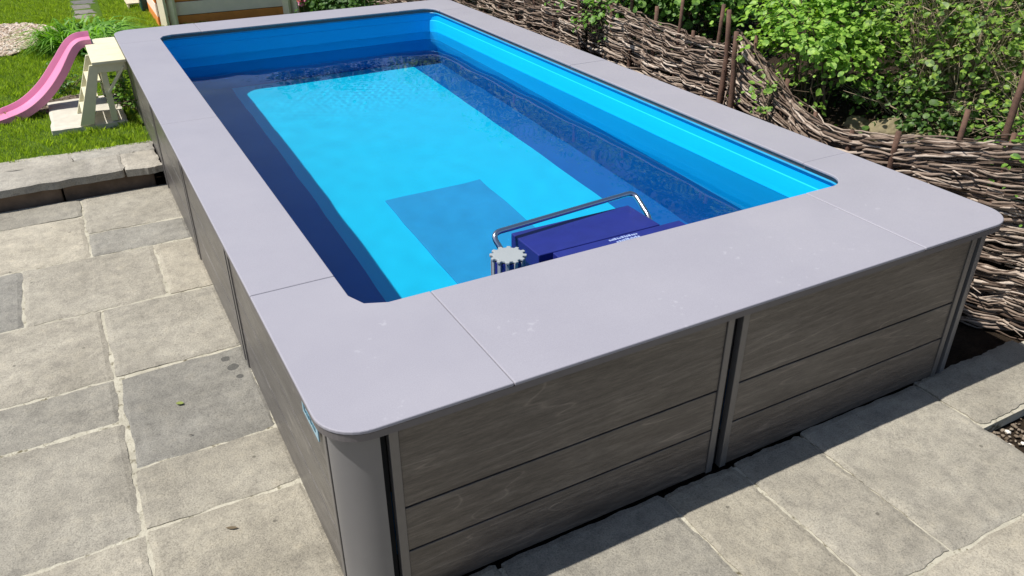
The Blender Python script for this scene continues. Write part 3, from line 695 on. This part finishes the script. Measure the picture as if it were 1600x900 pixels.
def hurdle(name, label, path, stake_gap, over, z0=-.05, rmax=.0085, lean=0.0, seed=1, dens=1.0):
    """path: (x, y, top) along the fence"""
    R_ = random.Random(seed); S = spline(path); d = np.r_[0, np.cumsum(np.linalg.norm(np.diff(S[:, :2], axis=0), axis=1))]; tot = d[-1]
    def at(u): return np.array([np.interp(u, d, S[:, k_]) for k_ in range(3)])
    root = thing(name, label, 'woven fence', (float(S[len(S)//2][0]), float(S[len(S)//2][1]), 0), 'woven fence hurdles beside the pool')
    ns = max(2, int(tot/stake_gap)); us = [tot*(i+.5)/ns + R_.uniform(-.05, .05) for i in range(ns)]
    def frame(u, z):
        p = at(u); q = at(min(u+.03, tot)); r0 = at(max(u-.03, 0)); t = (q-r0)[:2]; t /= np.linalg.norm(t); nrm = np.array([t[1], -t[0]])
        if nrm[0] > 0: nrm = -nrm                       # towards the pool
        return np.array([p[0] - lean*z, p[1]]), t, nrm, p[2]
    for i, u in enumerate(us):
        b, t, nn, top = frame(u, 0); h = top + over[i % len(over)]*R_.uniform(.8, 1.2); lx, ly = R_.uniform(-.03, .03), R_.uniform(-.03, .03)
        pts = [(b[0]+lx*z + R_.uniform(-.003, .003), b[1]+ly*z, z) for z in np.linspace(z0, h, 9)]
        m = MB(); r0 = R_.uniform(.014, .020); m.tube(pts, [r0*(1-.25*k_/8) for k_ in range(9)], 7); m.build('stake', M_stake, root, smooth=True)
    m = MB(); z = z0; row = 0; bundle = 0; left = 0
    topmax = S[:, 2].max()
    while z < topmax:
        if left == 0: bundle += 1; left = R_.choice((2, 3, 3, 4, 5)); z += .006
        left -= 1
        r = R_.uniform(.35, 1)*rmax*(1.25 if R_.random() < .12 else 1); z += r*.92/dens; u = -R_.uniform(0, .8)
        while u < tot:
            ln = R_.uniform(.30, 1.25); u0, u1 = max(u, -.05), min(u+ln, tot+.06); u += ln*R_.uniform(.40, .75)
            if u1-u0 < .15: continue
            wig = R_.uniform(0, 6.28); amp = R_.uniform(.014, .032); dz0, dz1 = R_.gauss(0, .016), R_.gauss(0, .016); pts = []; rr = []; n = max(5, int((u1-u0)/.045)); bow = R_.gauss(0, .012); kx = [R_.gauss(0, .0035) for _ in range(60)]
            tm = at(min(max((u0+u1)/2, 0), tot))[2]; rel = z/topmax
            off0 = R_.uniform(-.006, .006); flip = R_.random() < .25
            for k_ in range(n+1):
                uu = u0 + (u1-u0)*k_/n; uc = min(max(uu, 0), tot); b, t, nn, top = frame(uc, z); ph_ = uu*ns/tot
                w = math.cos(math.pi*ph_ - math.pi*.5 + math.pi*(bundle % 2) + (math.pi if flip else 0)); w = math.copysign(abs(w)**.7, w)
                f = k_/n; zz = z*top/topmax
                zz = min(zz, top + .01) + dz0*(1-f) + dz1*f + bow*math.sin(math.pi*f) + .004*math.sin(uu*17+wig) + .011*math.sin(uu*5.1+bundle*1.7)
                o_ = amp*w + off0 + .003*math.sin(uu*29+wig); e = (uu-uc)
                pts.append((b[0] + nn[0]*(o_ + kx[k_ % 60]) + t[0]*e, b[1] + nn[1]*(o_ + kx[k_ % 60]) + t[1]*e, zz + kx[(k_*7+3) % 60])); rr.append(r*(1-.5*f) if R_.random() < 2 else r)
            if R_.random() < .16:                       # a loose end springing out of the weave
                p = np.array(pts[-1]); b, t, nn, top = frame(min(u1, tot), z); pts.append(tuple(p + np.array([nn[0]*.05+t[0]*.06, nn[1]*.05+t[1]*.06, R_.uniform(-.02, .05)]))); rr.append(r*.35)
            m.tube(pts, rr, 5)
    w = m.build('weave', M_withy, root, smooth=True)
    return root
hurdle('wicker_fence', 'brown wicker hurdle at the far right of the pool, farthest of the three', [(3.28, 9.6, .98), (3.30, 7.0, 1.0), (3.33, 5.2, 1.0), (3.30, 3.93, .99)], .30, (.03, .12, .25, .05), seed=2, rmax=.0098, dens=.95)
hurdle('wicker_fence', 'brown wicker hurdle with leafy shoots between the farthest one and the tall junction stakes', [(3.36, 3.92, 1.0), (3.36, 3.3, .96), (3.33, 2.7, .92), (3.27, 2.17, .95)], .24, (.22, .05, .30, .12), seed=3, rmax=.0098, dens=1.05)
hurdle('wicker_fence', 'brown wicker hurdle dipping then curving away at the near right of the pool', [(3.30, 2.13, 1.03), (3.27, 1.85, .92), (3.22, 1.5, .77), (3.18, 1.2, .715), (3.18, .9, .765), (3.24, .55, .86), (3.36, .25, .91), (3.60, -.15, .94), (4.0, -.62, .95), (4.5, -1.1, .95)], .27, (.10, .04, .02, .03, .05, .16, .05, .20, .10, .22), seed=5, rmax=.0098, dens=1.15)

# ---------------------------------------------------------------- planting bed behind the fence
def bed():
    m = MB(); xs = np.linspace(0, 1, 30); ys = np.linspace(-14, 30, 90); vs = []
    def fx(y): return 3.36 if y > .6 else 3.42 + (.6-y)*.75
    for y in ys:
        for u in xs:
            x = fx(y) + .02 + 25*u**2.2; vs.append((x, y, .58 + .05*fbm(x, y, 0, 2.5) + min(.9, .17*(x-fx(y)))))
    n = len(xs); m.add(vs, [(j*n+i, j*n+i+1, (j+1)*n+i+1, (j+1)*n+i) for j in range(len(ys)-1) for i in range(n-1)])
    b = len(m.v)
    for y in ys: m.v.append((fx(y) + .02, y, -.06))
    for j in range(len(ys)-1): m.f.append((j*n, (j+1)*n, b+j+1, b+j)); m.mi.append(0)
    return tag(m.build('planting_bed', M_soil, smooth=True), kind='structure')
bed()
M_rock = plain('yellow_stone', (.21, .175, .10), .9, 0, .30, 9, .9)
for i, (x, y, z, sx, sy, sz, lab) in enumerate(((3.62, 1.20, .635, .115, .10, .085, 'rounded mossy yellow stone in the bed behind the dip of the wicker fence'),
        (3.72, 1.02, .630, .17, .10, .05, 'flatter yellow stone in the bed, right of the rounded mossy one'), (3.62, 1.42, .62, .07, .07, .05, 'smallest yellow stone in the bed, left of the rounded mossy one'))):
    bm = bmesh.new(); bmesh.ops.create_icosphere(bm, subdivisions=4, radius=1.0)
    for v in bm.verts: v.co *= 1 + .22*noise.noise(v.co*1.6 + Vector((i*7, 0, 0))) + .06*noise.noise(v.co*6); v.co.x *= sx; v.co.y *= sy; v.co.z *= sz
    me = bpy.data.meshes.new('bed_stone'); bm.to_mesh(me); bm.free(); me.materials.append(M_rock); o = bpy.data.objects.new('bed_stone', me); C.objects.link(o); o.location = (x, y, z)
    tag(o, lab, 'stone')

# ---------------------------------------------------------------- shrubs
LEAFS = {  # outline across (half widths) along the length, folded on the midrib
 'oval': [(0, 0), (.25, .30), (.55, .36), (.82, .22), (1, 0)], 'round': [(0, 0), (.15, .36), (.5, .50), (.85, .34), (1, 0)], 'narrow': [(0, 0), (.3, .15), (.6, .15), (.85, .08), (1, 0)]}
def leaves(pos, nrm, size, shape, rs):
    """n leaves as folded blades: quads (n*6 faces)"""
    n = len(pos); prof = LEAFS[shape]; a = rs.normal(size=(n, 3)); nz = nrm/np.linalg.norm(nrm, axis=1)[:, None]
    ax = np.cross(nz, a); ax /= np.linalg.norm(ax, axis=1)[:, None]; sd = np.cross(nz, ax); s = size[:, None]
    fold = rs.uniform(.05, .35, n)[:, None]; curl = rs.uniform(.0, .35, n)[:, None]
    def pt(t, w, sgn): return pos + ax*s*t + sd*s*w*sgn + nz*s*(abs(w)*fold - curl*t*t*.6)
    Q = []
    for (t0, w0), (t1, w1) in zip(prof[:-1], prof[1:]):
        for g_ in (-1, 1): Q.append(np.stack([pt(t0, 0, g_), pt(t0, w0, g_), pt(t1, w1, g_), pt(t1, 0, g_)], 1))
    return np.stack(Q, 1).reshape(-1, 3)
M_twig = plain('twig_bark', (.16, .115, .075), .85, 0, .35, 20, .4); M_twigp = plain('pale_twig', (.34, .27, .18), .85, 0, .3, 20, .4)
def shrub(name, label, cat, c, rad, h, nst, ncl, per, size, shape, ca, cb, seed, group='shrubs behind the woven fence', twig=M_twig, bare=0, zfloor=.0, spread=.07, tr=.35, hug=None):
    R_ = random.Random(seed); rs = np.random.default_rng(seed); x0, y0, z0 = c
    root = thing(name, label, cat, c, group if group else None); tips = []; m = MB()
    def inside(p): return p[2] > z0 + zfloor
    for i in range(nst + bare):
        a = R_.uniform(0, 6.28); rr_ = R_.uniform(.25, 1); e = Vector((x0 + rad[0]*rr_*math.cos(a), y0 + rad[1]*rr_*math.sin(a), z0 + h*R_.uniform(.35, 1.0)))
        b = Vector((x0 + rad[0]*.3*R_.uniform(-1, 1), y0 + rad[1]*.3*R_.uniform(-1, 1), z0-.05)); md = (b+e)/2 + Vector((R_.uniform(-.12, .12), R_.uniform(-.12, .12), h*R_.uniform(.05, .25)))
        pts = []; n = 9; j = [Vector((R_.uniform(-1, 1), R_.uniform(-1, 1), R_.uniform(-1, 1)))*.012 for _ in range(n+1)]
        for k_ in range(n+1): t = k_/n; pts.append(b*(1-t)**2 + md*2*t*(1-t) + e*t*t + j[k_])
        r0 = R_.uniform(.004, .011) if i < nst else R_.uniform(.002, .0045); m.tube(pts, [r0*(1-.75*k_/n) for k_ in range(n+1)], 5); tips.append(pts[-1])
        for q in range(3 if i < nst else 2):
            s_ = pts[R_.randint(3, 8)]; dv = Vector((R_.uniform(-1, 1), R_.uniform(-1, 1), R_.uniform(-.5, .9))).normalized()*R_.uniform(.12, .38); e2 = s_ + dv
            m2 = s_ + dv*.5 + Vector((R_.uniform(-.04, .04), R_.uniform(-.04, .04), R_.uniform(-.03, .05))); m.tube([s_*(1-t)**2 + m2*2*t*(1-t) + e2*t*t for t in (0, .25, .5, .75, 1)], [r0*.45, r0*.4, r0*.33, r0*.25, r0*.12], 4); tips.append(e2)
    m.build('stems', twig, root, smooth=True)
    P_, N_, S_ = [], [], []
    for i in range(ncl):
        if i < len(tips) and R_.random() < .7: cc = np.array(tips[i])
        else:
            d_ = rs.normal(size=3); d_ /= np.linalg.norm(d_); d_[2] = abs(d_[2])*1.0 if R_.random() < .75 else d_[2]*.5; q = R_.uniform(.45, 1.0)**.6
            cc = np.array([x0, y0, z0 + h*.42]) + d_*np.array([rad[0], rad[1], h*.58])*q*(1 + .25*noise.noise(Vector(d_)*2 + Vector((seed, 0, 0))))
        if cc[2] < z0 + zfloor: continue
        k_ = int(per*R_.uniform(.4, 1.6)); sp = spread*R_.uniform(.6, 1.6); p = cc + rs.normal(size=(k_, 3))*np.array([sp, sp, sp*.7]); P_.append(p)
        out = (p - np.array([x0, y0, z0 + h*.3])); out /= (np.linalg.norm(out, axis=1)[:, None] + 1e-6)
        N_.append(out*.6 + np.array([-.15, 0, .9]) + rs.normal(size=(k_, 3))*.45); S_.append(size*rs.uniform(.45, 1.25, k_)*R_.uniform(.75, 1.25))
    V = leaves(np.concatenate(P_), np.concatenate(N_), np.concatenate(S_), shape, rs)
    o = quads_obj('leaves', V, 4, mat_leaf('leaf_' + name, ca, cb, tr), root)
    return root
G1, G2 = (.035, .10, .016), (.21, .36, .05)
shrub('hazel_shrub', 'dark green rounded-leaf shrub behind the wicker fence at the top centre of the photo', 'shrub', (3.85, 3.35, .62), (.45, .65), 1.0, 26, 260, 24, .046, 'round', (.035, .10, .018), (.20, .36, .065), 11)
shrub('bramble_shrub', 'bright green bramble spilling over the wicker hurdle just right of the tall junction stakes', 'shrub', (3.62, 1.80, .62), (.32, .50), .85, 18, 160, 22, .046, 'oval', (.09, .22, .025), (.36, .55, .09), 12)
shrub('thicket_shrub', 'tangled bare-twigged thicket behind the stones and the dip in the wicker fence', 'shrub', (4.05, 1.15, .62), (.50, .80), 1.15, 40, 250, 17, .042, 'oval', G1, (.28, .42, .06), 13, twig=M_twigp, bare=190)
shrub('spiky_shrub', 'sunny yellow-green small-leaved shrub at the top right corner of the photo', 'shrub', (4.35, .25, .62), (.65, .65), 1.15, 34, 380, 24, .034, 'narrow', (.12, .22, .025), (.48, .58, .09), 14, twig=M_twigp, bare=120)
shrub('twiggy_shrub', 'sparse twiggy shrub with small leaves close behind the fence at the right edge', 'shrub', (3.88, .45, .62), (.34, .60), .62, 20, 80, 14, .036, 'oval', G1, (.30, .44, .06), 15, twig=M_twigp, bare=100)
shrub('leafy_shrub', 'mid green leafy shrub behind the middle hurdle, left of the rounded-leaf one', 'shrub', (3.90, 4.7, .64), (.50, .80), 1.15, 24, 260, 22, .045, 'oval', G1, G2, 16)
shrub('laurel_shrub', 'dark glossy shrub deep in the bed behind the tangled thicket', 'shrub', (4.95, 2.2, .80), (.80, 1.0), 1.6, 22, 330, 24, .070, 'oval', (.014, .040, .010), (.035, .085, .02), 17)
shrub('back_shrub', 'dark shrub at the back of the bed behind the sunny yellow-green one', 'shrub', (5.25, .65, .85), (.80, .95), 1.6, 22, 330, 24, .065, 'oval', (.016, .045, .010), (.05, .11, .02), 18)
shrub('privet_shrub', 'dark privet rising behind the rounded-leaf shrub at the back of the bed', 'shrub', (4.95, 4.1, .85), (.80, 1.1), 1.6, 22, 330, 24, .060, 'oval', (.016, .045, .010), (.045, .10, .02), 19)
shrub('corner_shrub', 'broad green shrub outside the right edge of the photo above the curving fence', 'shrub', (5.0, -.9, .85), (.75, .75), 1.1, 20, 150, 22, .055, 'oval', G1, G2, 20)
shrub('elder_shrub', 'tall loose green shrub behind the farthest wicker hurdle', 'shrub', (4.1, 6.6, .62), (.65, 1.2), 1.5, 24, 330, 24, .060, 'oval', G1, G2, 21)
shrub('far_shrub', 'tall green shrub beyond the far right corner of the pool behind the hurdle', 'shrub', (4.3, 9.0, .62), (.8, 1.3), 1.6, 22, 330, 24, .065, 'oval', G1, G2, 22)
shrub('peony_shrub', 'low leafy peony beside the striped playhouse with pink flowers', 'peony', (2.62, 7.95, LZ-.02), (.42, .40), .44, 14, 110, 18, .060, 'oval', (.03, .09, .015), (.09, .19, .03), 23, group='')
def flower(x, y, z, r, lab, seed):
    rs = np.random.default_rng(seed); n = 46; t = rs.uniform(0, 6.28, n); e = rs.uniform(.1, 1.35, n); d_ = np.stack([np.cos(t)*np.cos(e), np.sin(t)*np.cos(e), np.sin(e)], -1)
    o = quads_obj('petals', leaves(np.array([x, y, z]) + d_*r*.35, d_*.5 + rs.normal(size=(n, 3))*.5, np.full(n, r*.9), 'round', rs), 4, mat_leaf('petal', (.62, .17, .36), (.80, .38, .56), .3))
    f = thing('peony_flower', lab, 'flower', (x, y, z), 'pink peony blooms'); o.parent = f; o.matrix_parent_inverse = Matrix.Translation(-f.location)
    m = MB(); m.tube([(x+.03, y+.03, LZ), (x+.01, y, z-.08), (x, y, z)], .004, 5); m.build('flower_stem', M_twig, f)
flower(2.12, 7.88, .43, .060, 'pink peony bloom leaning against the right end of the striped playhouse', 1)
flower(2.40, 8.15, .52, .05, 'second pink peony bloom, higher and behind the first', 2)
# dark hedge closing the garden behind the pool
shrub('garden_hedge', 'dark dense hedge beyond the pool, right of the striped playhouse', 'hedge', (3.1, 10.6, LZ-.05), (.9, .8), 1.8, 20, 300, 26, .075, 'oval', (.014, .040, .010), (.045, .10, .02), 24, group='')

# strap-leaved clump and small weeds on the lawn
def straps(name, label, c, rad, n, l0, l1, w, ca, cb, seed):
    rs = np.random.default_rng(seed); m = np.linspace(0, 1, 7); V = []
    a = rs.uniform(0, 6.28, n); rr_ = np.sqrt(rs.uniform(0, 1, n)); bx = c[0] + rad[0]*rr_*np.cos(a)*.8; by = c[1] + rad[1]*rr_*np.sin(a)*.8
    d_ = a + rs.normal(size=n)*.8; ln = rs.uniform(l0, l1, n); up = rs.uniform(.45, 1.0, n)
    ww = w*rs.uniform(.7, 1.2, n); cx, cy = np.cos(d_), np.sin(d_); px_, py_ = -cy, cx
    def P(t): h = ln*(up*1.5*t - up*1.25*t*t); o_ = ln*(.25*t + .75*t*t)*(1.15-up*.5); return np.stack([bx+cx*o_, by+cy*o_, c[2]+np.maximum(h, -.0)+.01], -1)
    for t0, t1 in zip(m[:-1], m[1:]):
        w0, w1 = (ww*(1-t0**2.2))[:, None]*.5, (ww*(1-t1**2.2)+.0004)[:, None]*.5; S = np.stack([px_, py_, np.full(n, .25)], -1)
        V.append(np.stack([P(t0)-S*w0, P(t0)+S*w0, P(t1)+S*w1, P(t1)-S*w1], 1))
    o = quads_obj(name, np.stack(V, 1).reshape(-1, 3), 4, mat_leaf('leaf_' + name, ca, cb, .35)); return tag(o, label, 'plant')
straps('daylily_clump', 'clump of arching strap leaves on the lawn behind the slide and pebbles', (-.20, 8.15, LZ-.02), (.46, .50), 760, .28, .60, .024, (.08, .21, .02), (.24, .46, .05), 31)
shrub('weed_clump', 'small bright green weeds between the slide frame and the pool side', 'weeds', (-.055, 5.62, LZ-.02), (.10, .34), .20, 8, 40, 14, .038, 'oval', (.06, .16, .02), (.16, .30, .04), 32, group='', spread=.035)
shrub('low_weed', 'low green weeds by the bare soil under the pink slide', 'weeds', (-.42, 6.42, LZ-.02), (.22, .16), .13, 6, 26, 12, .035, 'oval', (.05, .14, .02), (.12, .24, .04), 33, group='', spread=.035)
shrub('fence_weed', 'bright green leafy shoots hanging over the middle wicker hurdle', 'shoots', (3.36, 3.75, .70), (.12, .16), .32, 6, 30, 14, .040, 'oval', (.07, .18, .02), (.18, .34, .05), 34, group='', spread=.04)
shrub('fence_weed', 'yellow-green sprig in front of the near wicker hurdle, right of the tall junction stakes', 'shoots', (3.20, 1.74, .70), (.05, .07), .16, 4, 12, 12, .036, 'oval', (.10, .22, .03), (.24, .38, .06), 35, group='', spread=.028)
shrub('ground_ivy', 'low dark ivy and twigs in the bed just behind the dip in the fence', 'ivy', (3.90, 1.25, .58), (.34, .95), .34, 26, 110, 16, .034, 'round', (.03, .08, .015), (.11, .21, .035), 41, group='', twig=M_twigp, bare=60, spread=.06)
shrub('nettle_clump', 'bright green nettles just behind the curving hurdle near the right edge', 'nettles', (3.62, .28, .60), (.16, .34), .34, 14, 50, 14, .040, 'oval', (.06, .16, .02), (.20, .36, .05), 42, group='', spread=.05)
for i, (x, y, h_, lab) in enumerate(((-5.5, 24, 4.0, 'broad tree at the far end of the garden, farthest left'), (-1.8, 26, 4.3, 'round tree at the far end of the garden left of the playhouse'), (2.2, 25, 3.8, 'round tree at the far end of the garden behind the playhouse'), (6.2, 23, 5.8, 'tall tree at the far end of the garden behind the bed'))):
    shrub('garden_tree', lab, 'tree', (x, y, LZ), (2.4, 2.0), h_, 26, 420, 26, .20, 'oval', (.018, .05, .012), (.06, .13, .02), 50+i, group='trees at the far end of the garden', spread=.22)
# tall junction stakes between the hurdles
for i, (x, y, h, lab) in enumerate(((3.24, 2.16, 1.18, 'thick brown stake at the junction of two hurdles, the left and taller of a pair'), (3.20, 2.03, 1.08, 'thick brown stake at the junction of two hurdles, the right and shorter of a pair'),
        (3.30, 3.93, 1.30, 'tall dark stake where the farthest and the middle hurdles meet'), (3.42, .42, 1.22, 'tall reddish stake standing above the curving hurdle near the right edge'))):
    m = MB(); m.tube([(x + .012*math.sin(k_*1.3+i), y + .02*k_/8, -.05 + (h+.05)*k_/8) for k_ in range(9)], [.024 - .0012*k_ for k_ in range(9)], 9)
    tag(m.build('fence_stake', M_stake, smooth=True), lab, 'stake')
# leaf litter on the flags
for i, (x, y, a, s_, col, lab) in enumerate(((-.30, 1.45, .6, .035, (.20, .24, .06), 'small green-yellow fallen leaf on the darker square flag'), (-.22, .60, 1.4, .045, (.12, .09, .05), 'thin brown dry stalk on the flag nearest the pool corner'),
        (-.27, 1.20, 2.2, .018, (.05, .04, .03), 'tiny dark dry leaf on the darker square flag'))):
    V = leaves(np.array([[x, y, .010]]), np.array([[.1, .1, 1.0]]), np.array([s_]), 'narrow' if i else 'oval', np.random.default_rng(i+5))
    V[:, 2] = np.maximum(V[:, 2], .0095); tag(quads_obj('fallen_leaf', V, 4, plain('dry_leaf', col, .8)), lab, 'leaf')
